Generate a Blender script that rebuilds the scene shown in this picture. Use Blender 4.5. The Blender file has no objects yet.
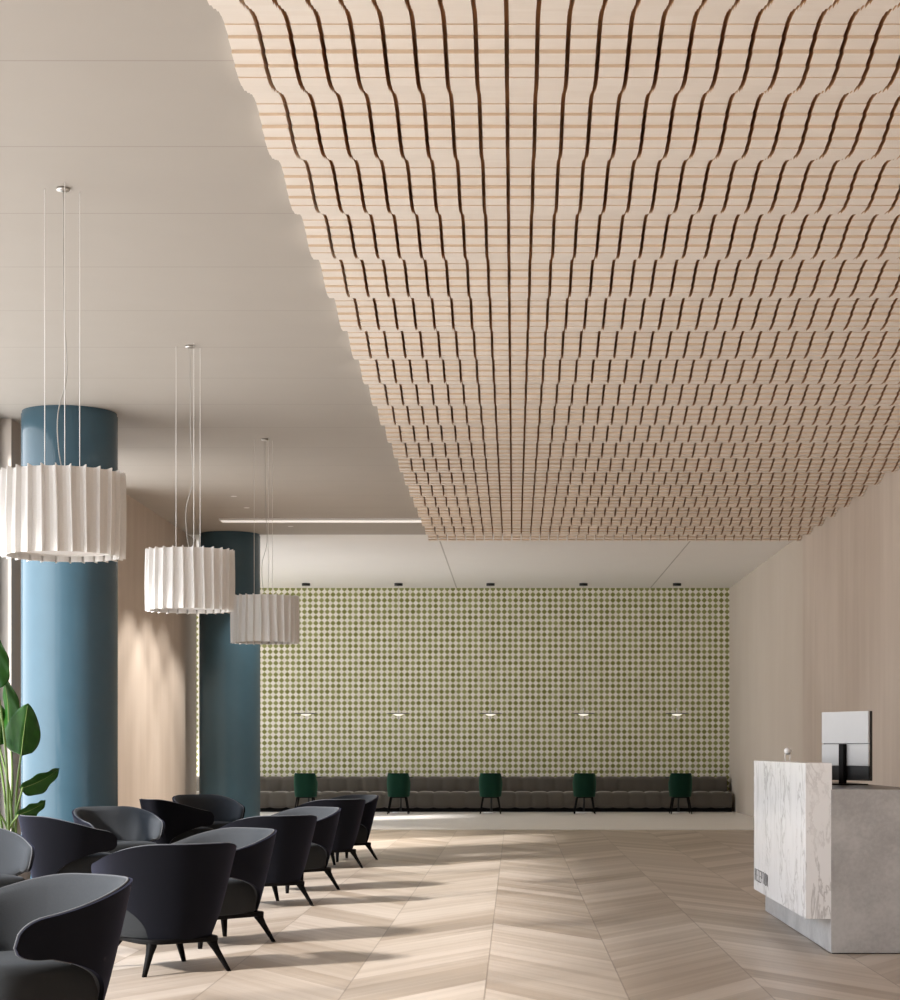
import bpy, bmesh, math, random
from mathutils import Vector, Matrix
R = random.Random(7)
PI = math.pi
S = bpy.context.scene
COL = S.collection

# ------------------------------------------------------------------ helpers
def link(o, parent=None):
    COL.objects.link(o)
    if parent: o.parent = parent
    return o

def obj(name, bm, mats, parent=None, smooth=False, bevel=0, seg=2, loc=None):
    me = bpy.data.meshes.new(name)
    bmesh.ops.recalc_face_normals(bm, faces=bm.faces[:])
    if smooth:
        for f in bm.faces: f.smooth = True
    bm.to_mesh(me); bm.free()
    for m in (mats if isinstance(mats, (list, tuple)) else [mats]): me.materials.append(m)
    o = bpy.data.objects.new(name, me)
    if loc: o.location = loc
    link(o, parent)
    if bevel:
        b = o.modifiers.new('bevel', 'BEVEL'); b.width = bevel; b.segments = seg; b.limit_method = 'ANGLE'
        b.angle_limit = math.radians(40)
    return o

def thing(name, label, cat, loc=(0, 0, 0), rz=0, group=None):
    o = bpy.data.objects.new(name, None); o.empty_display_size = .1
    o.location = loc; o.rotation_euler = (0, 0, rz)
    link(o); return tag(o, label, cat, group)

def tag(o, label, cat, group=None):
    o['label'] = label; o['category'] = cat; o['kind'] = 'thing'
    if group: o['group'] = group
    return o

def struct(name, bm, mats, parent=None, **k):
    o = obj(name, bm, mats, parent, **k); o['kind'] = 'structure'; return o

def dup(root, loc, rz, label, group=None):
    r = root.copy(); COL.objects.link(r); r.location = loc; r.rotation_euler = (0, 0, rz); r['label'] = label
    if group: r['group'] = group
    for ch in list(root.children):
        c = ch.copy(); COL.objects.link(c); c.parent = r
        for g in list(ch.children):
            d = g.copy(); COL.objects.link(d); d.parent = c
    return r

def box(bm, x0, x1, y0, y1, z0, z1, mi=0):
    v = [bm.verts.new(p) for p in ((x0, y0, z0), (x1, y0, z0), (x1, y1, z0), (x0, y1, z0),
                                   (x0, y0, z1), (x1, y0, z1), (x1, y1, z1), (x0, y1, z1))]
    fs = []
    for q in ((0, 3, 2, 1), (4, 5, 6, 7), (0, 1, 5, 4), (1, 2, 6, 5), (2, 3, 7, 6), (3, 0, 4, 7)):
        f = bm.faces.new([v[i] for i in q]); f.material_index = mi; fs.append(f)
    return fs

def boxes(*bs):
    bm = bmesh.new()
    for b in bs: box(bm, *b)
    return bm

def rings(bm, rs, cap=True, closed=True, mi=0):
    """skin a list of rings (lists of points)"""
    vs = [[bm.verts.new(p) for p in r] for r in rs]
    n = len(rs[0])
    for a, b in zip(vs, vs[1:]):
        for i in range(n if closed else n - 1):
            f = bm.faces.new((a[i], a[(i + 1) % n], b[(i + 1) % n], b[i])); f.material_index = mi
    if cap and closed:
        f = bm.faces.new(vs[0][::-1]); f.material_index = mi
        f = bm.faces.new(vs[-1]); f.material_index = mi
    return vs

def lathe(prof, n=32, c=(0, 0), bm=None, cap=True):
    bm = bm or bmesh.new()
    rings(bm, [[(c[0] + r * math.cos(2 * PI * i / n), c[1] + r * math.sin(2 * PI * i / n), z) for i in range(n)] for r, z in prof], cap)
    return bm

def tube(bm, pts, rad, n=8):
    pts = [Vector(p) for p in pts]
    rs = rad if isinstance(rad, (list, tuple)) else [rad] * len(pts)
    prev = None; out = []
    for i, p in enumerate(pts):
        t = (pts[min(i + 1, len(pts) - 1)] - pts[max(i - 1, 0)]).normalized()
        if prev is None:
            a = Vector((0, 0, 1)) if abs(t.z) < .9 else Vector((1, 0, 0))
            x = t.cross(a).normalized()
        else:
            x = (prev - t * prev.dot(t)).normalized()
        prev = x; y = t.cross(x)
        out.append([p + (x * math.cos(2 * PI * k / n) + y * math.sin(2 * PI * k / n)) * rs[i] for k in range(n)])
    rings(bm, out); return bm

def curve_pts(ctrl, n=16):
    """Catmull-Rom through control points"""
    c = [Vector(p) for p in ctrl]; c = [c[0] * 2 - c[1]] + c + [c[-1] * 2 - c[-2]]
    out = []
    for i in range(1, len(c) - 2):
        p0, p1, p2, p3 = c[i - 1:i + 3]
        for k in range(n):
            t = k / n
            out.append(.5 * ((2 * p1) + (p2 - p0) * t + (2 * p0 - 5 * p1 + 4 * p2 - p3) * t * t + (3 * p1 - p0 - 3 * p2 + p3) * t ** 3))
    out.append(c[-2]); return out

def sstep(a, b, x):
    t = min(1, max(0, (x - a) / (b - a))); return t * t * (3 - 2 * t)

def supell(a, b, n, cx, cy, z, e=4):
    r = []
    for i in range(n):
        t = 2 * PI * i / n; c, s = math.cos(t), math.sin(t)
        r.append((cx + a * math.copysign(abs(c) ** (2 / e), c), cy + b * math.copysign(abs(s) ** (2 / e), s), z))
    return r

# ------------------------------------------------------------------ materials
class G:
    def __init__(self, name):
        self.m = bpy.data.materials.new(name); self.m.use_nodes = True
        self.t = self.m.node_tree; self.n = self.t.nodes; self.b = self.n['Principled BSDF']
    def L(self, a, b): self.t.links.new(a, b)
    def put(self, sock, v):
        if hasattr(v, 'is_linked') or isinstance(v, bpy.types.NodeSocket): self.L(v, sock)
        else:
            if isinstance(v, (tuple, list)) and len(v) == 3 and sock.type == 'RGBA': v = (*v, 1)
            sock.default_value = v
    def m_(self, op, *a, clamp=False):
        n = self.n.new('ShaderNodeMath'); n.operation = op; n.use_clamp = clamp
        for i, v in enumerate(a): self.put(n.inputs[i], v)
        return n.outputs[0]
    def pos(self): return self.sep(self.n.new('ShaderNodeNewGeometry').outputs['Position'])
    def opos(self): return self.sep(self.n.new('ShaderNodeTexCoord').outputs['Object'])
    def sep(self, v):
        s = self.n.new('ShaderNodeSeparateXYZ'); self.L(v, s.inputs[0]); return s.outputs[0], s.outputs[1], s.outputs[2]
    def vec(self, x, y, z):
        c = self.n.new('ShaderNodeCombineXYZ')
        for i, v in enumerate((x, y, z)): self.put(c.inputs[i], v)
        return c.outputs[0]
    def noise(self, v, scale=1, detail=3, rough=.5, dist=0):
        n = self.n.new('ShaderNodeTexNoise'); self.L(v, n.inputs['Vector'])
        n.inputs['Scale'].default_value = scale; n.inputs['Detail'].default_value = detail
        n.inputs['Roughness'].default_value = rough; n.inputs['Distortion'].default_value = dist
        return n.outputs['Fac']
    def white(self, v):
        n = self.n.new('ShaderNodeTexWhiteNoise'); self.L(v, n.inputs['Vector']); return n.outputs['Value']
    def mix(self, f, a, b):
        n = self.n.new('ShaderNodeMix'); n.data_type = 'RGBA'
        self.put(n.inputs[0], f); self.put(n.inputs[6], a); self.put(n.inputs[7], b); return n.outputs[2]
    def ramp(self, f, lo, hi):
        n = self.n.new('ShaderNodeMapRange'); n.interpolation_type = 'SMOOTHSTEP'
        self.put(n.inputs[0], f); n.inputs[1].default_value = lo; n.inputs[2].default_value = hi; return n.outputs[0]
    def bump(self, h, dist=.002, st=1):
        n = self.n.new('ShaderNodeBump'); n.inputs['Distance'].default_value = dist; n.inputs['Strength'].default_value = st
        self.L(h, n.inputs['Height']); self.L(n.outputs[0], self.b.inputs['Normal'])
    def out(self, col=None, rough=None, metal=None, spec=None, **k):
        for nm, v in (('Base Color', col), ('Roughness', rough), ('Metallic', metal), ('Specular IOR Level', spec)):
            if v is not None: self.put(self.b.inputs[nm], v)
        for nm, v in k.items(): self.put(self.b.inputs[nm.replace('_', ' ')], v)
        return self.m

def plain(name, col, rough=.5, metal=0, spec=.5, var=.06, sc=20, **k):
    g = G(name); x, y, z = g.opos()
    n = g.noise(g.vec(x, y, z), sc, 2)
    c2 = tuple(min(1, c * (1 + var)) for c in col); c1 = tuple(c * (1 - var) for c in col)
    return g.out(g.mix(n, c1, c2), rough, metal, spec, **k)

def mat_floor():
    g = G('chevron_wood_floor'); x, y, z = g.pos()
    W, X0, T, PW = .737, -.152, 1.7, .42
    xs = g.m_('SUBTRACT', x, X0)
    p = g.m_('PINGPONG', xs, W)
    col = g.m_('FLOOR', g.m_('DIVIDE', xs, W))
    v = g.m_('MULTIPLY_ADD', p, T, y)
    v = g.m_('MULTIPLY_ADD', g.m_('MODULO', col, 7), .37, v)
    idx = g.m_('FLOOR', g.m_('DIVIDE', v, PW))
    fr = g.m_('FRACT', g.m_('DIVIDE', v, PW))
    tone = g.white(g.vec(idx, col, 3.1))
    s1 = g.noise(g.vec(g.m_('MULTIPLY', v, 5.5), g.m_('MULTIPLY', p, .55), g.m_('MULTIPLY', idx, 5.3)), 1, 4, .6)
    s2 = g.noise(g.vec(g.m_('MULTIPLY', v, 26), g.m_('MULTIPLY', p, 1.4), g.m_('MULTIPLY', idx, 2.3)), 1, 3, .6)
    f = g.m_('ADD', g.m_('MULTIPLY', tone, .42), g.m_('ADD', g.m_('MULTIPLY', s1, .75), g.m_('MULTIPLY', s2, .3)))
    f = g.ramp(f, .35, 1.1)
    c = g.mix(f, (.30, .235, .178), (.54, .465, .392))
    e = g.m_('MINIMUM', p, g.m_('SUBTRACT', W, p))
    ln = g.m_('LESS_THAN', e, .0042)
    ln2 = g.m_('MULTIPLY', g.m_('LESS_THAN', fr, .012), .35)
    c = g.mix(g.m_('MAXIMUM', g.m_('MULTIPLY', ln, .5), ln2), c, (.10, .07, .05))
    return g.out(c, g.m_('MULTIPLY_ADD', s2, .15, .30), spec=.42)

def mat_tiles():
    g = G('green_diamond_tiles'); x, y, z = g.pos(); P = .1185
    k = 2 * PI / P
    xo = g.m_('ADD', x, 6.6); zo = g.m_('ADD', z, .03)
    c = g.m_('ADD', g.m_('COSINE', g.m_('MULTIPLY', xo, k)), g.m_('COSINE', g.m_('MULTIPLY', zo, k)))
    cell = g.vec(g.m_('ROUND', g.m_('DIVIDE', xo, P)), g.m_('ROUND', g.m_('DIVIDE', zo, P)), 0)
    cell2 = g.vec(g.m_('FLOOR', g.m_('DIVIDE', xo, P)), g.m_('FLOOR', g.m_('DIVIDE', zo, P)), 5)
    gr = g.mix(g.white(cell), (.20, .215, .055), (.32, .34, .135))
    wh = g.mix(g.white(cell2), (.80, .77, .71), (.87, .845, .80))
    t = g.mix(g.ramp(c, -.05, .15), wh, gr)
    grout = g.m_('MULTIPLY', g.ramp(c, -.28, -.1), g.m_('SUBTRACT', 1, g.ramp(c, .02, .22)))
    t = g.mix(grout, t, (.78, .76, .55))
    return g.out(t, .35, spec=.4)

def mat_plaster(name, a, b, sx=1):
    g = G(name); x, y, z = g.pos()
    n1 = g.noise(g.vec(g.m_('MULTIPLY', x, 3), g.m_('MULTIPLY', y, 3), g.m_('MULTIPLY', z, .22)), 1, 5, .62)
    n2 = g.noise(g.vec(g.m_('MULTIPLY', x, .6), g.m_('MULTIPLY', y, .6), g.m_('MULTIPLY', z, .35)), 1, 3, .5)
    f = g.ramp(g.m_('ADD', g.m_('MULTIPLY', n1, .45 * sx), g.m_('MULTIPLY', n2, .6)), .25, .8)
    return g.out(g.mix(f, a, b), .75, spec=.25)

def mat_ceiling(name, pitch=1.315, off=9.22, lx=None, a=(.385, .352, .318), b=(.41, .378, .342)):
    g = G(name); x, y, z = g.pos()
    d = g.m_('PINGPONG', g.m_('SUBTRACT', y, off), pitch / 2) if pitch else None
    n = g.noise(g.vec(x, y, z), 2, 3)
    c = g.mix(n, a, b)
    ln = None
    if d is not None: ln = g.m_('LESS_THAN', d, .006)
    if lx:
        for q in lx:
            l2 = g.m_('LESS_THAN', g.m_('ABSOLUTE', g.m_('SUBTRACT', x, q)), .012)
            ln = l2 if ln is None else g.m_('MAXIMUM', ln, l2)
    c = g.mix(g.m_('MULTIPLY', ln, .6), c, (.25, .22, .19))
    return g.out(c, .65, spec=.3)

def mat_wood(name, a, b, along='y'):
    g = G(name); x, y, z = g.pos()
    bx = g.m_('FLOOR', g.m_('DIVIDE', g.m_('ADD', x, .034), .143)); by = g.m_('FLOOR', g.m_('DIVIDE', y, 1.075 / 10))
    tone = g.white(g.vec(bx, by, 1))
    n = g.noise(g.vec(g.m_('MULTIPLY', x, 5), g.m_('MULTIPLY_ADD', y, 60, g.m_('MULTIPLY', bx, 3.7)), g.m_('MULTIPLY', z, 60)), 1, 3, .6)
    f = g.m_('ADD', g.m_('MULTIPLY', tone, .45), g.m_('MULTIPLY', n, .55))
    return g.out(g.mix(f, a, b), .5, spec=.35)

def mat_marble():
    g = G('white_marble'); x, y, z = g.pos()
    q = g.vec(g.m_('MULTIPLY', x, 1.6), g.m_('MULTIPLY', y, 1.5), g.m_('MULTIPLY', z, .85))
    n1 = g.noise(q, 2.3, 6, .6, 1.2)
    v1 = g.m_('SUBTRACT', 1, g.ramp(g.m_('ABSOLUTE', g.m_('SUBTRACT', n1, .5)), 0, .035))
    n2 = g.noise(g.vec(g.m_('MULTIPLY', x, 2), g.m_('MULTIPLY', y, 6), g.m_('MULTIPLY', z, 1.5)), 1.6, 5, .6, .6)
    mask = g.ramp(g.noise(q, 1.3, 2), .36, .62)
    v = g.m_('MULTIPLY', v1, g.m_('MULTIPLY', mask, .55))
    c = g.mix(g.ramp(n2, .5, .9), (.86, .865, .875), (.68, .685, .70))
    c = g.mix(v, c, (.30, .29, .29))
    return g.out(c, .22, spec=.5)

def mat_concrete():
    g = G('polished_concrete'); x, y, z = g.pos(); q = g.vec(x, y, z)
    n = g.noise(q, 3, 6, .65); n2 = g.noise(q, 40, 3, .6)
    f = g.ramp(g.m_('ADD', g.m_('MULTIPLY', n, .75), g.m_('MULTIPLY', n2, .25)), .3, .7)
    return g.out(g.mix(f, (.33, .32, .315), (.50, .49, .48)), .5, spec=.4)

def mat_fabric(name, col, sheen=.3, tint=(1, 1, 1), sc=900, var=.18, rough=.9):
    g = G(name); x, y, z = g.opos()
    w = g.m_('MULTIPLY', g.m_('SINE', g.m_('MULTIPLY', x, sc)), g.m_('SINE', g.m_('MULTIPLY', z, sc)))
    n = g.noise(g.vec(g.m_('MULTIPLY', x, 1), y, z), 160, 3, .7)
    f = g.m_('ADD', g.m_('MULTIPLY', w, .15), n)
    c = g.mix(f, tuple(q * (1 - var) for q in col), tuple(q * (1 + var) for q in col))
    g.bump(n, .0008, .5)
    return g.out(c, rough, spec=.15, Sheen_Weight=sheen, Sheen_Roughness=.45, Sheen_Tint=(*tint, 1))

def mat_emit(name, col, st):
    g = G(name); return g.out((.8, .8, .78), .5, Emission_Color=(*col, 1), Emission_Strength=st)

def mat_glass(name='window_glass'):
    g = G(name); n = g.n
    tr = n.new('ShaderNodeBsdfTransparent'); tr.inputs[0].default_value = (.95, .95, .95, 1)
    gl = n.new('ShaderNodeBsdfGlossy'); gl.inputs['Roughness'].default_value = .02
    fr = n.new('ShaderNodeFresnel'); g.L(g.m_('MULTIPLY_ADD', n.new('ShaderNodeNewGeometry').outputs['Backfacing'], 1 / 1.45 - 1.45, 1.45), fr.inputs[0])
    mx = n.new('ShaderNodeMixShader'); g.L(fr.outputs[0], mx.inputs[0]); g.L(tr.outputs[0], mx.inputs[1]); g.L(gl.outputs[0], mx.inputs[2])
    g.L(mx.outputs[0], n['Material Output'].inputs[0]); return g.m

def mat_shade():
    g = G('white_pleated_fabric'); n = g.n; x, y, z = g.opos()
    c = g.mix(g.noise(g.vec(x, y, z), 120, 3), (.72, .70, .68), (.80, .785, .765))
    df = n.new('ShaderNodeBsdfDiffuse'); tl = n.new('ShaderNodeBsdfTranslucent')
    g.L(c, df.inputs[0]); g.L(c, tl.inputs[0])
    mx = n.new('ShaderNodeMixShader'); mx.inputs[0].default_value = .12
    g.L(df.outputs[0], mx.inputs[1]); g.L(tl.outputs[0], mx.inputs[2]); g.L(mx.outputs[0], n['Material Output'].inputs[0]); return g.m

def mat_leaf():
    g = G('glossy_green_leaf'); n = g.n; x, y, z = g.opos()
    f = g.noise(g.vec(x, y, z), 14, 3)
    c = g.mix(f, (.007, .042, .004), (.021, .095, .007))
    g.out(c, .38, spec=.3)
    tl = n.new('ShaderNodeBsdfTranslucent'); tl.inputs[0].default_value = (.05, .24, .012, 1)
    mx = n.new('ShaderNodeMixShader'); mx.inputs[0].default_value = .12
    g.L(g.b.outputs[0], mx.inputs[1]); g.L(tl.outputs[0], mx.inputs[2]); g.L(mx.outputs[0], n['Material Output'].inputs[0]); return g.m

M = dict(
    floor=mat_floor(), tiles=mat_tiles(),
    wall=mat_plaster('beige_limewash_plaster', (.49, .415, .355), (.64, .565, .50)),
    wall2=mat_plaster('pale_beige_plaster', (.56, .495, .43), (.63, .57, .505), .6),
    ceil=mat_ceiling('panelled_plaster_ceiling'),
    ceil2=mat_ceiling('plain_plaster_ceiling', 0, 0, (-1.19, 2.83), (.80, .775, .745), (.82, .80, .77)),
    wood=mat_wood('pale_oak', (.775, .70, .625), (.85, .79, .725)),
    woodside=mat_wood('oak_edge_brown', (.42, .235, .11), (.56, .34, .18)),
    woodriser=mat_wood('oak_shaded_riser', (.64, .49, .35), (.71, .565, .43)),  # tan risers, coloured darker to stand for weaker light on upright faces
    woodback=plain('dark_walnut_backing', (.42, .22, .09), .7),
    marble=mat_marble(), concrete=mat_concrete(),
    counter=plain('dark_brown_counter', (.055, .042, .034), .35, sc=8, var=.2),
    column=plain('petrol_blue_lacquer', (.032, .080, .114), .55, spec=.3, var=.08, sc=6, Coat_Weight=.6, Coat_Roughness=.09),
    navy=mat_fabric('navy_velvet', (.0016, .0018, .0034), .10, (.45, .48, .9)),
    grey=mat_fabric('charcoal_wool', (.036, .039, .043), .15, (.8, .85, .9)),
    seatf=mat_fabric('dark_slate_wool', (.016, .017, .018), .08, (.8, .85, .9)),
    piping=mat_fabric('silver_grey_piping', (.085, .088, .095), .2),
    black=plain('black_lacquer', (.004, .0035, .0035), .6, spec=.08, var=.1),
    blackm=plain('black_metal', (.012, .012, .012), .4, spec=.4),
    frame=plain('dark_bronze_frame', (.02, .017, .015), .45),
    chrome=plain('brushed_chrome', (.55, .54, .52), .28, metal=1),
    wire=plain('steel_wire', (.75, .74, .72), .35, metal=.3),
    cord=plain('grey_cable', (.42, .41, .39), .6),
    white=plain('white_lacquer', (.78, .77, .76), .35, var=.02),
    silver=plain('pale_grey_shell', (.47, .47, .475), .4, var=.02),
    screen=plain('black_glass', (.006, .006, .007), .12),
    velvet=mat_fabric('taupe_velvet', (.105, .094, .080), .45, (1, .95, .85), 300, .2),
    green=mat_fabric('bottle_green_velvet', (.0025, .022, .012), .12, (.4, 1, .7)),
    shade=mat_shade(), leaf=mat_leaf(),
    stem=plain('green_stalk', (.12, .19, .04), .45, var=.25, sc=12),
    pot=plain('grey_clay_pot', (.16, .15, .145), .7, var=.15), soil=plain('potting_soil', (.03, .02, .012), .95, var=.4, sc=60),
    ink=plain('graphite_lettering', (.02, .019, .02), .5),
    rear=plain('pale_terrazzo', (.78, .745, .715), .4, var=.05, sc=3),
    glass=mat_glass(), bulb=mat_emit('lit_opal_glass', (1, .92, .76), .5),
    strip=mat_emit('linear_light_diffuser', (1, .95, .89), .3),
    ground=plain('outdoor_paving', (.42, .40, .37), .9, sc=2),
)

# ------------------------------------------------------------------ constants (metres; y is depth from the camera)
EYE = 1.27
ZC = EYE + 3.34          # plaster ceiling
XL, XR = -5.08, 4.45
YB = 39.42               # tiled wall
YS = 29.8                # floor strip / end of front hall
Y0 = -3.0
DOWN = 230

# ------------------------------------------------------------------ room shell
struct('floor', boxes((-5.6, XR + .25, Y0, YS, -.15, 0)), M['floor'])
struct('floor_rear', boxes((-10.7, XR + .25, YS + .3, YB + .2, -.15, .0)), M['rear'])
struct('trim_1', boxes((-10.7, XR + .25, YS, YS + .3, -.15, .012)), M['white'])
struct('wall_back', boxes((-10.7, XR + .25, YB, YB + .2, 0, ZC)), M['tiles'])
struct('wall_right', boxes((XR, XR + .25, Y0, 29.3, 0, ZC + .3)), M['wall'])
struct('wall_right_rear', boxes((XR + .02, XR + .25, 29.3, YB, 0, ZC)), M['wall2'])
struct('wall_left', boxes((XL - .25, XL, 24.2, 29.85, 0, ZC)), M['wall'])
struct('wall_left_pier', boxes((XL - .25, XL, 19.2, 21.3, 0, ZC)), M['wall'])
struct('wall_left_return', boxes((-7.0, XL - .25, 29.6, 29.85, 0, ZC)), M['wall2'])
struct('trim_2', boxes((XL - .18, XL, 29.85, 30.4, .012, ZC)), M['wall2'])
struct('wall_left_rear', boxes((-7.0, -6.8, 29.85, 30.3, .012, ZC), (-7.0, -6.8, 32.5, 34.3, 3.0, ZC), (-10.7, -6.8, 34.3, 34.5, 0, ZC)), M['wall2'])  # unseen lintel, kept low to hold sun off the rear chairs
struct('wall_front', boxes((-5.6, XR + .25, Y0 - .2, Y0, 0, ZC + .3)), M['wall2'])
WX = -1.321
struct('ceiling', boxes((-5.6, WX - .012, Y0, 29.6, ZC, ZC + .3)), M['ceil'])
struct('ceiling_rear', boxes((-7.0, XR + .25, 29.6, YB + .2, ZC, ZC + .3), (-10.7, -7.0, 34.3, YB + .2, ZC, ZC + .3)), M['ceil2'])
struct('ceiling_recess', boxes((WX - .012, XR, Y0, 29.6, ZC + .02, ZC + .3)), M['woodback'])

def window(name, x, y0, y1, n, z0=.0, z1=ZC):
    w = .07
    bm = boxes((x - .06, x + .06, y0, y1, z0, z0 + .08), (x - .06, x + .06, y0, y1, z1 - .10, z1))
    st = (y1 - y0 - w) / n
    for i in range(n + 1): box(bm, x - .06, x + .06, y0 + i * st, y0 + i * st + w, z0 + .08, z1 - .10)
    f = struct(name, bm, M['frame'])
    for i in range(n):
        struct('pane', boxes((x - .006, x + .006, y0 + i * st + w, y0 + (i + 1) * st, z0 + .08, z1 - .10)), M['glass'], f)
    return f
window('window_1', -5.26, Y0, 19.2, 7)
window('window_2', -5.26, 21.3, 24.2, 1)
window('window_3', -6.9, 30.3, 32.5, 1, .012)
window('added_sun_window', -6.9, 32.5, 34.3, 1, .012, 3.0)  # added out of view, head lowered so sun lands on the rear floor
window('added_sky_window', -10.6, 34.5, YB, 2)  # unseen opening added to let more sky light into the rear area
#o = struct('ground', boxes((-60, -7.0, -40, 80, -.30, -.16)), M['ground'])

# ------------------------------------------------------------------ wavy timber ceiling
PER, AMP, PITCH, GAP = 1.075, .050, .143, .021
zb = EYE + 3.275
t = thing('slatted_ceiling', 'pale oak ceiling of long stepped strips rippling in waves, with dark gaps between', 'slatted ceiling', (0, 0, 0))
def strip_bm(w):
    bm = bmesh.new(); st = PER / 10; y1 = 29.57; k0 = int((Y0 + .3) / st)
    k = k0
    while (k + 1) * st <= y1 + .001:
        y = k * st; ph = 2 * PI * (y + st / 2 - 28.45) / PER
        zf = lambda yy: zb + AMP * math.sin(2 * PI * (yy - 28.81) / PER)
        zm, za, zc = zf(y + st / 2), zf(y), zf(y + st); q = .42
        za, zc = zm + (za - zm) * q, zm + (zc - zm) * q
        fs = box(bm, 0, w, y, y + st - .0015, zm, ZC + .018)
        for v in fs[0].verts: v.co.z = za if v.co.y < y + st / 2 else zc
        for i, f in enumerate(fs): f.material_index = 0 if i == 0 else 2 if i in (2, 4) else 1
        k += 1
    return bm
n = 0; base = None
while True:
    x = WX + PITCH * n + GAP * .5
    if x > XR - .03: break
    w = min(PITCH - GAP, XR - .004 - x)
    if n == 0: x -= .016; w += .016
    if abs(w - (PITCH - GAP)) > 1e-4 or base is None:
        o = obj('oak_strip', strip_bm(w), [M['wood'], M['wood' if n == 0 else 'woodside'], M['woodriser']], t, loc=(x, 0, 0))
        base = o if n == 1 else base
    else:
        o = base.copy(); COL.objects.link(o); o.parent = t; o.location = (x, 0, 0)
    n += 1

# ------------------------------------------------------------------ columns
for y, lab in ((18.9, 'wide petrol blue round column standing behind the leafy plant'),
               (29.55, 'darker petrol blue round column far back, in front of the green tiled wall')):
    c = obj('column', lathe([(.47, 0), (.47, ZC - .03), (.462, ZC - .03), (.462, ZC - .001)], 96), M['column'], smooth=True, loc=(-4.42, y, 0))
    m = c.modifiers.new('e', 'EDGE_SPLIT'); m.split_angle = .6
    tag(c, lab, 'column', 'blue columns')

# ------------------------------------------------------------------ linear ceiling light
t = thing('linear_ceiling_light', 'thin white light strip set across the plaster ceiling before the rear area', 'ceiling light', (-2.80, 27.65, ZC))
obj('housing', boxes((-1.47, 1.47, -.16, -.145, -.03, 0), (-1.47, 1.47, .145, .16, -.03, 0), (-1.47, -1.455, -.145, .145, -.03, 0), (1.455, 1.47, -.145, .145, -.03, 0)), M['white'], t)
obj('diffuser', boxes((-1.455, 1.455, -.145, .145, -.024, -.001)), M['strip'], t)

# ------------------------------------------------------------------ recessed downlights that wash the beige side wall
def make_downlight(label):
    t = thing('downlight', label, 'ceiling light', (0, 0, 0), 0, 'small recessed downlights along the beige side wall')
    obj('trim_ring', lathe([(.033, ZC - .0005), (.040, ZC - .003), (.042, ZC - .0005)], 24, cap=False), M['white'], t)
    obj('lens', lathe([(.032, ZC - .0005), (.032, ZC - .002)], 24), M['white'], t)
    return t
dl0 = None
for i, (x, y) in enumerate(((-3.7, 25.1), (-3.7, 26.3), (-3.7, 27.5), (-3.35, 28.5))):
    lab = 'small recessed downlight along the beige side wall, ' + ('nearest the wide blue column', 'second from the wide blue column', 'third from the wide blue column', 'nearest the far blue column')[i]
    if dl0 is None: dl0 = make_downlight(lab); dl0.location = (x, y, 0)
    else: dup(dl0, (x, y, 0), 0, lab)
    l = bpy.data.lights.new('downlight_lamp', 'SPOT'); l.energy = DOWN; l.color = (1, .93, .84); l.spot_size = math.radians(80); l.spot_blend = .35; l.shadow_soft_size = .04
    lo = bpy.data.objects.new('downlight_lamp', l); lo.location = (x, y, ZC - .02); lo.rotation_euler = (0, math.radians(4), 0); COL.objects.link(lo)

# ------------------------------------------------------------------ large pleated pendants
def make_pendant(label):
    H0, H1, Rr = 2.415, 2.910, .366
    t = thing('pendant_lamp', label, 'pendant lamp', (0, 0, 0), 0, 'white pleated drum pendants')
    N = 26; prof = []
    for i in range(N):
        a0 = 2 * PI * i / N; da = 2 * PI / N
        for f, r, rid in ((0, Rr, 1), (.06, Rr - .001, 1), (.13, Rr - .034, 0), (.45, Rr - .040, 0), (.75, Rr - .037, 0), (.95, Rr - .028, .2)):
            prof.append((a0 + f * da, r, rid))
    def ring(z, s, lift, inset=0):
        out = []
        for a, r, rid in prof:
            q = a + (.018 * math.sin(3 * a + z * 5))
            rr = (r - inset) * s
            out.append((rr * math.cos(q), rr * math.sin(q), z + lift * rid))
        return out
    bm = bmesh.new()
    zs = [H0 + (H1 - H0) * k / 6 for k in range(7)]
    R_ = [ring(z, 1 + .012 * math.sin(PI * k / 6), .010 if k == 6 else (-.006 if k == 0 else 0)) for k, z in enumerate(zs)]
    R2 = [ring(z, 1 + .012 * math.sin(PI * k / 6), .010 if k == 6 else (-.006 if k == 0 else 0), .004) for k, z in enumerate(zs)]
    rings(bm, R_ + R2[::-1] + [R_[0]], cap=False)
    bmesh.ops.remove_doubles(bm, verts=bm.verts[:], dist=1e-6)
    obj('pleated_shade', bm, M['shade'], t)
    obj('inner_drum', lathe([(.300, H0 + .03), (.300, H1 - .03), (.296, H1 - .03), (.296, H0 + .03)], 48, cap=False), M['shade'], t, smooth=True)
    obj('diffuser', lathe([(.296, H0 + .04), (.296, H0 + .046)], 48), M['white'], t)
    bm = lathe([(.115, H1 - .02), (.125, H1 - .02), (.125, H1 - .012), (.115, H1 - .012)], 32, cap=False)
    for k in range(3):
        a = 2 * PI * k / 3 + .3; d = Vector((math.cos(a), math.sin(a), 0))
        tube(bm, [d * .02 + Vector((0, 0, H1 - .016)), d * .33 + Vector((0, 0, H1 - .016))], .004, 6)
    obj('top_frame', bm, M['wire'], t)
    obj('canopy', lathe([(.038, ZC - .001), (.040, ZC - .012), (.036, ZC - .018), (.006, ZC - .022)], 24), M['chrome'], t, smooth=True)
    for k in range(3):
        a = math.radians(168 + 120 * k); x, y = .118 * math.cos(a), .118 * math.sin(a)
        obj('suspension_wire', tube(bmesh.new(), [(x, y, H1 - .015), (x, y, ZC - .001)], .0026, 6), M['wire'], t)
    obj('power_cord', tube(bmesh.new(), curve_pts([(0, 0, ZC - .02), (.004, 0, ZC - .7), (.022, 0, H1 + .60), (-.03, 0, H1 + .36), (-.028, .0, H1 + .16), (0, 0, H1 - .02)]), .0035, 6), M['cord'], t, smooth=True)
    return t
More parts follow.
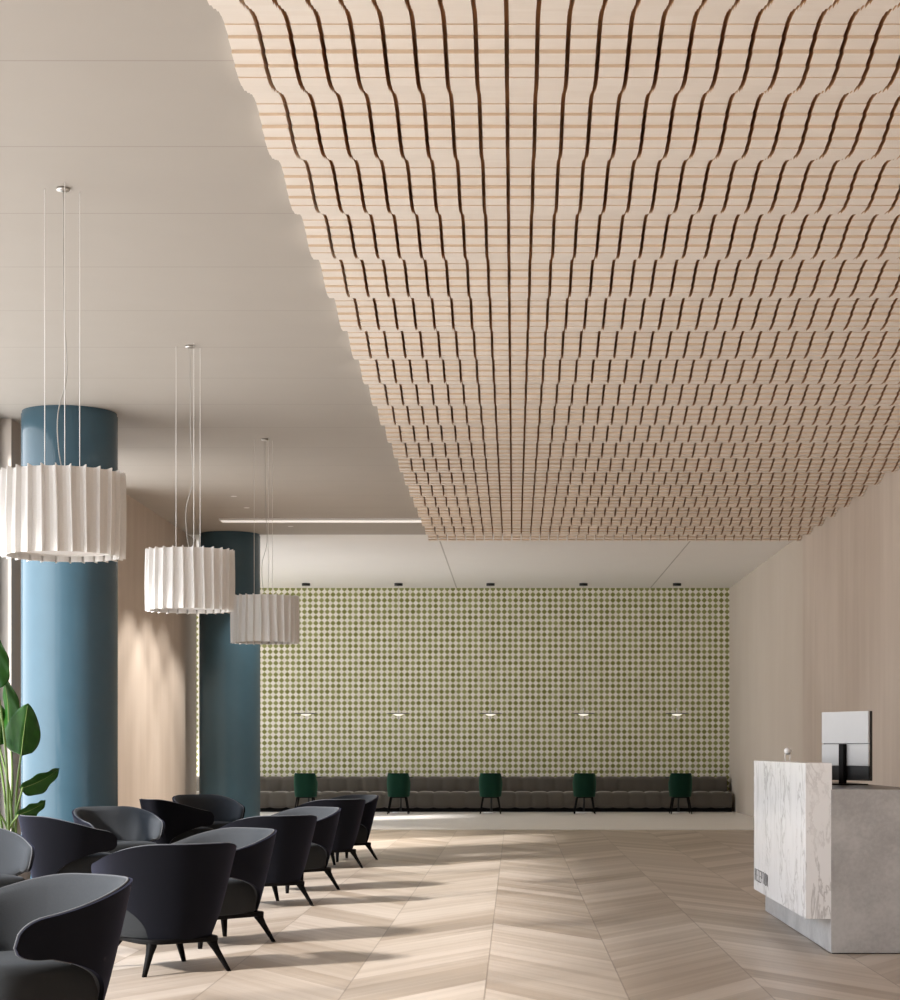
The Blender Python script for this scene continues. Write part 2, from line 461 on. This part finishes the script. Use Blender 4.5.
PL = ['white pleated drum pendant lamp, the largest, hanging in front of the nearer blue column',
      'white pleated drum pendant lamp hanging between the two others',
      'greyish pleated drum pendant lamp, the smallest, overlapping the green tiled wall']
p0 = make_pendant(PL[0]); p0.location = (-2.684, 11.31, 0)
for (x, y), l in zip(((-2.684, 15.74), (-2.683, 20.47)), PL[1:]): dup(p0, (x, y, 0), .12, l)

# ------------------------------------------------------------------ tub armchairs
def make_tub(label):
    t = thing('tub_armchair', label, 'armchair', (0, 0, 0), 0, 'tub armchairs around the seating groups')
    A, B, YC, TIP = .415, .42, .02, .285
    raw = []
    for i in range(121):
        ph = (PI / 2) * i / 120; raw.append((A * math.sin(ph) ** .95, YC - B * math.cos(ph) ** .95))
    for i in range(1, 41):
        q = i / 40; raw.append((A - .035 * q * q, YC + (TIP - YC) * q))
    L = [0]
    for p, q in zip(raw, raw[1:]): L.append(L[-1] + math.hypot(q[0] - p[0], q[1] - p[1]))
    def plan(u):
        s = min(1, abs(u)) * L[-1]
        for i in range(1, len(L)):
            if L[i] >= s - 1e-9:
                f = (s - L[i - 1]) / (L[i] - L[i - 1]); a, b = raw[i - 1], raw[i]
                x, y = a[0] + (b[0] - a[0]) * f, a[1] + (b[1] - a[1]) * f
                dx, dy = b[0] - a[0], b[1] - a[1]; l = math.hypot(dx, dy); nx, ny = dy / l, -dx / l
                sg = -1 if u < 0 else 1
                return sg * x, y, sg * nx, ny
    def kz(z): return max(0, (z - .185) / .545)
    def pt(u, z, off):
        x, y, nx, ny = plan(u); k = kz(z) ** .85
        kx = .63 + .37 * k; ky = (.70 + .30 * k) if y < 0 else (.85 + .15 * k)
        return (x * kx - nx * off, y * ky - ny * off, z)
    U1 = .86
    def span(u):
        a = abs(u)
        zt = .735 - .130 * sstep(.22, 1, a); zo = .186 + (.262 * min(1, (a - .36) / .46) ** .36 if a > .36 else 0)
        if a > U1:
            h = max(0.0, 1 - ((a - U1) / (1 - U1)) ** 2.2) ** (1 / 2.2); c = .50
            zt = c + (zt - c) * h; zo = c + (zo - c) * h
        return zo, max(zt, zo + .002)
    NU, NV = 132, 12
    us = [-1 + 2 * i / NU for i in range(NU + 1)]
    us = [math.copysign(abs(u) ** .9, u) if abs(u) > 0 else 0 for u in us]
    def sheet(o0, o1, puff):
        bm = bmesh.new()
        def grid(off, pf):
            g = []
            for u in us:
                zo, zt = span(u); row = []
                for j in range(NV + 1):
                    v = j / NV; z = zo + (zt - zo) * v
                    e = 1 - (2 * v - 1) ** 6; e *= 1 - min(1, abs(u)) ** 30
                    row.append(bm.verts.new(pt(u, z, off + pf * e)))
                g.append(row)
            return g
        a, b = grid(o0, 0), grid(o1, puff)
        for g, fl in ((a, 0), (b, 1)):
            for i in range(NU):
                for j in range(NV):
                    bm.faces.new((g[i][j], g[i + 1][j], g[i + 1][j + 1], g[i][j + 1]))
        for i in range(NU):
            bm.faces.new((a[i][0], a[i + 1][0], b[i + 1][0], b[i][0])); bm.faces.new((a[i][NV], a[i + 1][NV], b[i + 1][NV], b[i][NV]))
        for i in (0, NU):
            for j in range(NV): bm.faces.new((a[i][j], a[i][j + 1], b[i][j + 1], b[i][j]))
        bmesh.ops.remove_doubles(bm, verts=bm.verts[:], dist=1e-5)
        return bm
    o = obj('shell', sheet(0, .020, 0), M['navy'], t, smooth=True)
    o.modifiers.new('e', 'EDGE_SPLIT').split_angle = 1.1
    o = obj('lining', sheet(.021, .036, .020), M['grey'], t, smooth=True)
    o.modifiers.new('e', 'EDGE_SPLIT').split_angle = 1.2
    rim = [pt(u, span(u)[1] + .001, .021) for u in us]
    tipR = [pt(u, span(u)[0], .021) for u in us if abs(u) > .70]
    lo_l = [p for u, p in zip([u for u in us if abs(u) > .70], tipR) if u < 0][::-1]
    lo_r = [p for u, p in zip([u for u in us if abs(u) > .70], tipR) if u > 0][::-1]
    path = lo_l + rim + lo_r
    pp = [path[0]]
    for q in path[1:]:
        if (Vector(q) - Vector(pp[-1])).length > .004: pp.append(q)
    obj('piping', tube(bmesh.new(), pp, .0048, 6), M['piping'], t, smooth=True)
    # seat
    bm = bmesh.new(); R_ = []
    for z, ins in ((.200, .012), (.210, .002), (.25, 0), (.32, 0), (.385, 0), (.405, .006), (.420, .022), (.430, .06), (.436, .14), (.438, .22)):
        k = kz(min(z, .41)) ** .85; w = A * (.63 + .37 * k) - .058
        yb = -(.40) * (.70 + .30 * k) + .062
        r = .335; cy = (r + yb) / 2; b = (r - yb) / 2
        w = .295 if z > .3 else .285
        R_.append([(x * (.70 + .30 * sstep(-.30, .12, y)), y, z_) for x, y, z_ in supell(max(.02, w - ins), max(.02, b - ins), 72, 0, cy, z, 6)])
    rings(bm, R_); obj('seat', bm, M['seatf'], t, smooth=True)
    bm = bmesh.new()
    rings(bm, [supell(.242, .292, 48, 0, .01, z, 5) for z in (.172, .1995)])
    obj('base_frame', bm, M['black'], t, bevel=.006)
    for sx in (-1, 1):
        for sy in (-1, 1):
            bm = bmesh.new(); R_ = []
            for z, q, w in ((.185, 0, .030), (.16, .03, .027), (.12, .27, .020), (.06, .64, .016), (0, 1, .0125)):
                cx = sx * (.185 + .075 * q); cy = sy * (.232 + .068 * q) + .01
                R_.append(supell(w, w, 16, cx, cy, z, 3.5))
            rings(bm, R_); obj('leg', bm, M['black'], t, smooth=True)
    return t
# facing (fx, fy) -> rotation of local +y
def face(fx, fy): return math.atan2(-fx, fy)
CH = [
 (-2.01, 10.96, (-.57, .82), 'largest navy chair back, directly behind the armchair cropped by the bottom edge'),
 (-1.97, 7.74, (-.69, -.725), 'dark tub armchair cropped by the bottom edge, showing grey lining and pale piping'),
 (-1.97, 12.48, (-.69, -.725), 'tub armchair with pale grey lining, between the two largest navy chair backs on the aisle'),
 (-2.01, 15.47, (-.57, .82), 'navy tub armchair seen from behind, second of the three aisle chairs turned away'),
 (-1.97, 17.12, (-.69, -.725), 'smaller tub armchair with bluish grey lining, between second and third navy backs of the aisle'),
 (-2.00, 20.38, (-.57, .82), 'small navy tub armchair seen from behind, third of the aisle chairs turned away'),
 (-1.96, 21.74, (-.69, -.725), 'all-dark tub armchair at the far end of the aisle row'),
 (-3.62, 12.66, (.57, -.82), 'grey tub armchair cut by the left edge, only its arm and seat in view'),
 (-3.59, 15.35, (.82, .57), 'violet-grey tub armchair showing its lit back, next to the leafy plant'),
 (-3.60, 17.25, (.57, -.82), 'grey tub armchair with lit lining, in front of the nearer blue column'),
 (-3.60, 20.35, (.82, .57), 'black tub armchair with wing-like back, before the beige wall between the columns'),
 (-3.52, 21.85, (.57, -.82), 'black tub armchair with rounded arm overlapping the foot of the far blue column'),
]
c0 = make_tub(CH[0][3]); c0.location = (CH[0][0], CH[0][1], 0); c0.rotation_euler = (0, 0, face(*CH[0][2]))
for x, y, f, l in CH[1:]: dup(c0, (x, y, 0), face(*f), l)

# ------------------------------------------------------------------ banquette
def channels(x0, x1, pitch, off, prof, depth):
    """profile points (y, z, nx_y, nx_z) swept along x with pillow-like channels"""
    bm = bmesh.new(); xs = []; n = 8
    k = math.floor((x0 - off) / pitch)
    while off + k * pitch < x1:
        for i in range(n):
            x = off + (k + i / n) * pitch
            if x0 < x < x1: xs.append(x)
        k += 1
    xs = [x0] + xs + [x1]
    R_ = []
    for x in xs:
        f = ((x - off) / pitch) % 1; d = (1 - abs(2 * f - 1) ** 4)
        d = min(d, 1 if x0 + .01 < x < x1 - .01 else 0)
        R_.append([(x, y + ny * depth * d, z + nz * depth * d) for y, z, ny, nz in prof])
    rings(bm, R_); return bm
BX0, BX1 = -6.75, 4.40
t = thing('banquette', 'long taupe velvet banquette with square channel tufting along the green tiled wall', 'banquette', (0, 0, 0))
def rr(y0, y1, z0, z1, r=.06, n=5):
    out = []
    for cy, cz, a0 in ((y1 - r, z1 - r, 0), (y0 + r, z1 - r, PI / 2), (y0 + r, z0 + r, PI), (y1 - r, z0 + r, 1.5 * PI)):
        for i in range(n + 1):
            a = a0 + (PI / 2) * i / n; out.append((cy + r * math.cos(a), cz + r * math.sin(a), math.cos(a), math.sin(a)))
    return out
obj('seat_cushions', channels(BX0, BX1, .330, .02, rr(38.32, 39.05, .095, .385), .022), M['velvet'], t, smooth=True)
obj('back_cushions', channels(BX0, BX1 - .03, .330, .185, rr(38.98, 39.36, .30, .685), .022), M['velvet'], t, smooth=True)
obj('plinth', boxes((BX0, BX1, 38.36, 39.36, 0, .095)), M['black'], t)

# ------------------------------------------------------------------ green chairs, small tables, disc pendants
def make_green(label):
    t = thing('dining_chair', label, 'chair', (0, 0, 0), 0, 'bottle green chairs facing the banquette')
    bm = bmesh.new(); NU, NV = 40, 8
    def sh(off):
        g = []
        for i in range(NU + 1):
            u = -1 + 2 * i / NU; a = abs(u); ph = a * math.radians(100)
            sx = math.copysign(1, u)
            x = (.232 - off) * math.sin(min(ph, PI / 2)) ** .62 * sx; y = -.245 + off + .30 * (1 - math.cos(ph) if ph < PI / 2 else 1 + (ph - PI / 2) * 1.0)
            zt = .80 - .16 * sstep(.55, .80, a); zo = .335
            if a > .93: zt -= .06 * ((a - .93) / .07) ** 2
            row = []
            for j in range(NV + 1):
                z = zo + (zt - zo) * j / NV; k = .90 + .10 * math.sin(PI * min(1, (z - .33) / .5) * .8)
                row.append(bm.verts.new((x * k, y - .06 * (z - .4) * (1 if a < .6 else .3), z)))
            g.append(row)
        return g
    a, b = sh(0), sh(.035)
    for g in (a, b):
        for i in range(NU):
            for j in range(NV): bm.faces.new((g[i][j], g[i + 1][j], g[i + 1][j + 1], g[i][j + 1]))
    for i in range(NU):
        for j in (0, NV): bm.faces.new((a[i][j], a[i + 1][j], b[i + 1][j], b[i][j]))
    for i in (0, NU):
        for j in range(NV): bm.faces.new((a[i][j], a[i][j + 1], b[i][j + 1], b[i][j]))
    obj('backrest', bm, M['green'], t, smooth=True, bevel=.01)
    bm = bmesh.new(); rings(bm, [supell(.185 - i, .20 - i, 40, 0, .015, z, 4) for z, i in ((.345, .02), (.36, 0), (.43, 0), (.455, .015), (.465, .06))])
    obj('seat', bm, M['green'], t, smooth=True)
    bm = bmesh.new(); rings(bm, [supell(.17, .18, 32, 0, .01, z, 5) for z in (.315, .344)]); obj('seat_frame', bm, M['black'], t)
    for sx in (-1, 1):
        for sy in (-1, 1):
            bm = bmesh.new()
            rings(bm, [supell(w, w, 10, sx * x, sy * y, z, 3) for z, x, y, w in ((.33, .145, .15, .018), (.2, .168, .172, .016), (0, .20, .205, .011))])
            obj('leg', bm, M['black'], t, smooth=True)
    return t
def make_table(label):
    t = thing('pedestal_table', label, 'table', (0, 0, 0), 0, 'small round tables at the banquette')
    obj('table_top', lathe([(.27, .695), (.278, .70), (.278, .712), (.27, .716)], 40), M['blackm'], t)
    obj('post', lathe([(.02, .021), (.02, .694)], 16), M['blackm'], t, smooth=True)
    obj('base', lathe([(.17, 0), (.175, .008), (.17, .018), (.05, .021)], 40), M['marble'], t)
    return t
def make_disc(label):
    t = thing('disc_pendant', label, 'pendant lamp', (0, 0, 0), 0, 'thin disc pendants over the banquette tables')
    obj('canopy', lathe([(.085, ZC - .001), (.085, ZC - .05)], 24), M['blackm'], t)
    obj('cord', tube(bmesh.new(), [(0, 0, 2.0), (0, 0, ZC - .05)], .0022, 6), M['cord'], t)
    obj('stem', lathe([(.012, 1.992), (.012, 2.09), (.006, 2.095)], 12), M['chrome'], t)
    obj('disc_shade', lathe([(.02, 1.996), (.22, 1.990), (.235, 1.983), (.22, 1.976), (.02, 1.98)], 40), M['frame'], t)
    obj('bulb', lathe([(.02, 1.978), (.105, 1.974), (.10, 1.962), (.06, 1.945), (.01, 1.938)], 24), M['bulb'], t, smooth=True)
    obj('finial', lathe([(.006, 1.934), (.008, 1.90), (.016, 1.885), (.008, 1.865)], 12), M['chrome'], t)
    return t
ORD = ['first', 'second', 'third', 'fourth', 'fifth']
GC = [(305.5, 0), (398.5, 0), (490.5, 0), (584.5, 0), (680.5, 0)]
g0 = t0 = d0 = None
HOW = ['nearest the far blue column', 'second from the far blue column', 'in the middle of the five', 'second from the right wall', 'nearest the right wall']
for i, px in enumerate((305.5, 398.5, 490.5, 584.5, 680.5)):
    gy = 37.25; gx = (px - 514) * gy / 1900
    gl = 'bottle green chair with black legs before the banquette, ' + HOW[i]
    tl = 'small round table behind the green chair ' + HOW[i]
    dl = 'thin disc pendant with glowing centre, ' + HOW[i]
    lx = (306, 398.5, 490.5, 583.5, 677)[i]; ly = 38.3; lx = (lx - 514) * ly / 1900
    if i == 0:
        g0 = make_green(gl); g0.location = (gx, gy, 0); t0 = make_table(tl); t0.location = (gx, 37.82, 0); d0 = make_disc(dl); d0.location = (lx, ly, 0)
    else:
        dup(g0, (gx, gy, 0), 0, gl); dup(t0, (gx + .01, 37.82, 0), 0, tl); dup(d0, (lx, ly, 0), 0, dl)

# ------------------------------------------------------------------ reception desk
t = thing('reception_desk', 'grey concrete reception desk with a white marble front panel', 'reception desk', (0, 0, 0))
DX0, DX1, DY0, DY1, DZ = 1.964, 2.56, 11.77, 14.85, 1.018
obj('body', boxes((DX0, DX1, DY0, DY0 + .05, 0.006, DZ), (DX0, DX0 + .05, DY0 + .05, DY1, 0.006, DZ - .03), (DX0 + .05, DX1, DY1 - .05, DY1, 0.006, DZ - .03)), M['concrete'], t, bevel=.002)
obj('kick_strip', boxes((DX0 + .012, DX1 - .02, DY0 + .012, DY1 - .01, 0, .006)), M['black'], t)
obj('counter_top', boxes((DX0, DX1, DY0 + .05, DY1, DZ - .03, DZ - .002)), M['counter'], t)
obj('marble_panel', boxes((1.806, 1.970, 11.772, 14.30, .217, 1.183)), M['marble'], t, bevel=.002)
# lettering: condensed capitals built from bars, in the plane of the marble face
def letters(word, w, h, gap, th):
    bm = bmesh.new(); x = 0
    d = .003
    def bar(x0, z0, x1, z1):
        dx, dz = x1 - x0, z1 - z0; l = math.hypot(dx, dz); tt = .023 if abs(dx) < 1e-6 else (.009 if abs(dz) < 1e-6 else .017); nx, nz = -dz / l * tt / 2, dx / l * tt / 2
        q = [(x0 + nx, z0 + nz), (x1 + nx, z1 + nz), (x1 - nx, z1 - nz), (x0 - nx, z0 - nz)]
        rings(bm, [[(a, 0, b) for a, b in q], [(a, d, b) for a, b in q]])
    e = .16
    G_ = {'R': [(e, 0, e, 1), (e, 1 - 0, 1 - e, 1), (1 - e, 1, 1 - e, .5), (e, .5, 1 - e, .5), (.4, .5, 1 - e, 0)],
          'E': [(e, 0, e, 1), (e, 1, 1, 1), (e, .5, .85, .5), (e, 0, 1, 0)], 'C': [(e, 0, e, 1), (e, 1, 1, 1), (e, 0, 1, 0)],
          'P': [(e, 0, e, 1), (e, 1, 1 - e, 1), (1 - e, 1, 1 - e, .45), (e, .45, 1 - e, .45)], 'T': [(.5, 0, .5, 1), (0, 1, 1, 1)],
          'I': [(.5, 0, .5, 1)], 'O': [(e, 0, e, 1), (1 - e, 0, 1 - e, 1), (e, 1, 1 - e, 1), (e, 0, 1 - e, 0)],
          'N': [(e, 0, e, 1), (1 - e, 0, 1 - e, 1), (e, 1, 1 - e, 0)]}
    for ch in word:
        ww = w * (.3 if ch == 'I' else 1)
        for a, b, c_, dd in G_[ch]: bar(x + a * ww, b * h, x + c_ * ww, dd * h)
        x += ww + gap
    return bm, x - gap
bm, tw = letters('RECEPTION',  .068, .082, .021, .0145)
o = obj('lettering', bm, M['ink'], t); o.rotation_euler = (0, 0, -PI / 2); o.location = (1.8050, 14.25, .292)

# monitor
mx, my = 2.36, 13.5; ang = math.atan2(-.52, .24)
t = thing('monitor', 'pale grey computer monitor on a black stand, seen from behind on the reception desk', 'monitor', (mx, my, DZ - .002), ang)
# local x runs along the screen, -y local = towards the viewer's side (back of the screen)
z0, z1 = .032, .520; hw = .287
obj('screen', boxes((-hw, hw, .0, .022, z0, z1)), M['screen'], t, bevel=.003)
obj('back_shell', boxes((-hw, hw, -.014, -.0005, .295, z1), (-hw, hw, -.014, -.0005, .135, .288)), M['silver'], t, bevel=.003)
obj('reflection_band', boxes((-hw, hw, -.012, -.0005, z0, .133)), M['blackm'], t, bevel=.003)  # dark reflection on the lower back, built as a black band
bm = bmesh.new(); tube(bm, [(0, -.028, .006), (0, -.034, .14), (0, -.030, .29)], [.03, .026, .024], 4)
obj('stand_neck', boxes((-.03, .03, -.045, -.0145, .008, .29)), M['black'], t, bevel=.004); bm.free()
obj('stand_foot', boxes((-.13, .13, -.14, .10, 0, .008)), M['black'], t, bevel=.003)

# little globe lamp behind the marble
t = thing('globe_lamp', 'tiny white globe lamp on twin thin posts peeking over the marble panel', 'desk lamp', (2.045, 14.2, DZ - .002))
obj('base', lathe([(.032, 0), (.034, .004), (.032, .010)], 24), M['white'], t)
for s in (-1, 1): obj('post', lathe([(.0045, .010), (.0045, .215)], 10, (s * .018, 0)), M['white'], t)
obj('globe', lathe([(.002, .2105)] + [(  .028 * math.sin(PI * k / 12), .2385 - .028 * math.cos(PI * k / 12)) for k in range(1, 12)] + [(.002, .2665)], 24), M['white'], t, smooth=True)
obj('crossbar', boxes((-.022, .022, -.004, .004, .2150, .2195)), M['chrome'], t)

# ------------------------------------------------------------------ plant
PX, PY = -4.43, 16.7
t = thing('potted_plant', 'tall green plant with broad glossy leaves beside the nearer blue column', 'plant', (PX, PY, 0))
obj('pot', lathe([(.14, 0), (.16, .01), (.20, .36), (.205, .40), (.185, .40), (.18, .35)], 40), M['pot'], t, smooth=True)
obj('soil', lathe([(.178, .352), (.178, .366), (.09, .376), (.01, .378)], 32), M['soil'], t, smooth=True)
ps = 1900 / PY
def P(px, py, dy=0): return Vector(((px - 514) / ps - PX, dy, EYE + (749 - py) / ps))
def leaf(base, tip, width, fold, side, bend=.08, roll=0):
    """blade from base to tip; side = unit vector across the blade"""
    base, tip = Vector(base), Vector(tip); ax = tip - base; l = ax.length; ax = ax / l
    side = (side - ax * side.dot(ax)).normalized(); nrm = ax.cross(side).normalized()
    bm = bmesh.new(); n, m = 20, 5; top = []; 
    rows = []
    for i in range(n + 1):
        s = i / n; w = width * .5 * (math.sin(PI * min(1, s ** .62)) ** .7 if 0 < s < 1 else 0.02)
        row = []
        for j in range(-m, m + 1):
            q = j / m; wav = .012 * math.sin(s * 15 + j) * abs(q)
            notch = 1
            p = base + ax * (l * s) + side * (w * q * math.cos(fold * abs(q))) + nrm * (abs(q) * w * math.sin(fold) - bend * l * (2 * s - 1) ** 2 + wav)
            row.append(p)
        rows.append(row)
    off = nrm * .0025
    a = [[bm.verts.new(p) for p in r] for r in rows]; b = [[bm.verts.new(p + off) for p in r] for r in rows]
    k = 2 * m
    for g in (a, b):
        for i in range(n):
            for j in range(k): bm.faces.new((g[i][j], g[i + 1][j], g[i + 1][j + 1], g[i][j + 1]))
    for i in range(n):
        for j in (0, k): bm.faces.new((a[i][j], a[i + 1][j], b[i + 1][j], b[i][j]))
    for i in (0, n):
        for j in range(k): bm.faces.new((a[i][j], a[i][j + 1], b[i][j + 1], b[i][j]))
    mid = [rows[i][m] + off * .5 for i in range(n)]
    return bm, mid
V = Vector
LV = [  # base px, tip px, depth offset base/tip, width, fold, side
    ((21, 755), (29, 703), 0, -.05, .37, .55, V((1, .35, 0))),
    ((9, 741), (5, 672), .05, .02, .22, .5, V((1, -.5, 0))),
    ((1, 690), (2, 637), -.1, -.1, .20, .5, V((1, -.3, 0))),
    ((23.5, 790), (56, 770), -.05, .20, .22, .35, V((.8, -.5, -.35))),
    ((20, 816), (44, 802), -.08, .12, .17, .35, V((.8, -.5, -.35))),
    ((-4, 745), (-2, 705), .1, .1, .22, .4, V((1, .4, 0))),
    ((-14, 720), (-30, 660), .12, .2, .26, .45, V((1, .4, 0))),
    ((-16, 775), (-48, 745), .0, .1, .24, .45, V((.3, .4, 1))),
    ((-10, 800), (-40, 800), -.1, -.2, .20, .45, V((0, .5, 1))),
]
for i, (b, tp, d0_, d1_, w, fo, sd) in enumerate(LV):
    bb, tt = P(*b, d0_), P(*tp, d1_)
    if sd.z == -.35 or abs(sd.z + .35) < 1e-3: sd = sd.cross(tt - bb)
    bm, mid = leaf(bb, tt, w, fo, sd)
    lf = obj('leaf', bm, M['leaf'], t, smooth=True)
    obj('midrib', tube(bmesh.new(), mid, [.006 * (1 - .7 * k / len(mid)) for k in range(len(mid))], 6), M['stem'], lf, smooth=True)
    a = 2.4 * i; r0 = V((.05 * math.cos(a), .05 * math.sin(a), .372))
    midp = r0.lerp(bb, .55) + V((-.02 if bb.x > 0 else .03, 0, .03))
    obj('stalk', tube(bmesh.new(), curve_pts([r0, midp, bb, mid[1]], 8), [.014 - .008 * k / 24 for k in range(25)], 8), M['stem'], t, smooth=True)

# ------------------------------------------------------------------ light
el = math.radians(31.5); hz = Vector((.78, .62, 0)).normalized()
d = Vector((hz.x * math.cos(el), hz.y * math.cos(el), -math.sin(el)))
sl = bpy.data.lights.new('sun', 'SUN'); sl.energy = 6.0; sl.angle = math.radians(5.0); sl.color = (1, .965, .93)
so = bpy.data.objects.new('sun', sl); so.rotation_euler = d.to_track_quat('-Z', 'Y').to_euler(); so.location = (-20, -5, 15); COL.objects.link(so)

w = bpy.data.worlds.new('sky'); S.world = w; w.use_nodes = True
nt = w.node_tree; bg = nt.nodes['Background']
tc = nt.nodes.new('ShaderNodeTexCoord'); sp = nt.nodes.new('ShaderNodeSeparateXYZ'); nt.links.new(tc.outputs['Generated'], sp.inputs[0])
rp = nt.nodes.new('ShaderNodeValToRGB'); nt.links.new(sp.outputs[2], rp.inputs[0])
rp.color_ramp.elements[0].position = .0; rp.color_ramp.elements[0].color = (1, .98, .95, 1)
rp.color_ramp.elements[1].position = .6; rp.color_ramp.elements[1].color = (.60, .76, 1, 1)
nt.links.new(rp.outputs[0], bg.inputs[0]); bg.inputs[1].default_value = 2.6
def portal(x, y0, y1):
    l = bpy.data.lights.new('sky_portal', 'AREA'); l.shape = 'RECTANGLE'; l.size = y1 - y0; l.size_y = ZC; l.cycles.is_portal = True
    o = bpy.data.objects.new('sky_portal', l); o.location = (x, (y0 + y1) / 2, ZC / 2)
    o.rotation_euler = Matrix(((0, 0, -1), (1, 0, 0), (0, -1, 0))).to_euler(); COL.objects.link(o)
portal(-5.4, Y0, 19.2); portal(-5.4, 21.3, 24.2); portal(-7.05, 30.3, 34.3); portal(-10.75, 34.5, YB)

# ------------------------------------------------------------------ camera
cd = bpy.data.cameras.new('camera'); cam = bpy.data.objects.new('camera', cd); COL.objects.link(cam)
cam.location = (0, 0, EYE); cam.rotation_euler = (PI / 2, 0, 0)
cd.sensor_fit = 'HORIZONTAL'; cd.sensor_width = 36; cd.lens = 76; cd.shift_x = -64 / 900; cd.shift_y = 249 / 900
cd.clip_end = 300
S.camera = cam
S.view_settings.view_transform = 'Standard'; S.view_settings.look = 'None'; S.view_settings.gamma = 1
S.view_settings.use_curve_mapping = False; S.view_settings.exposure = .82
S.cycles.max_bounces = 12; S.cycles.diffuse_bounces = 8
S.cycles.sample_clamp_indirect = 6
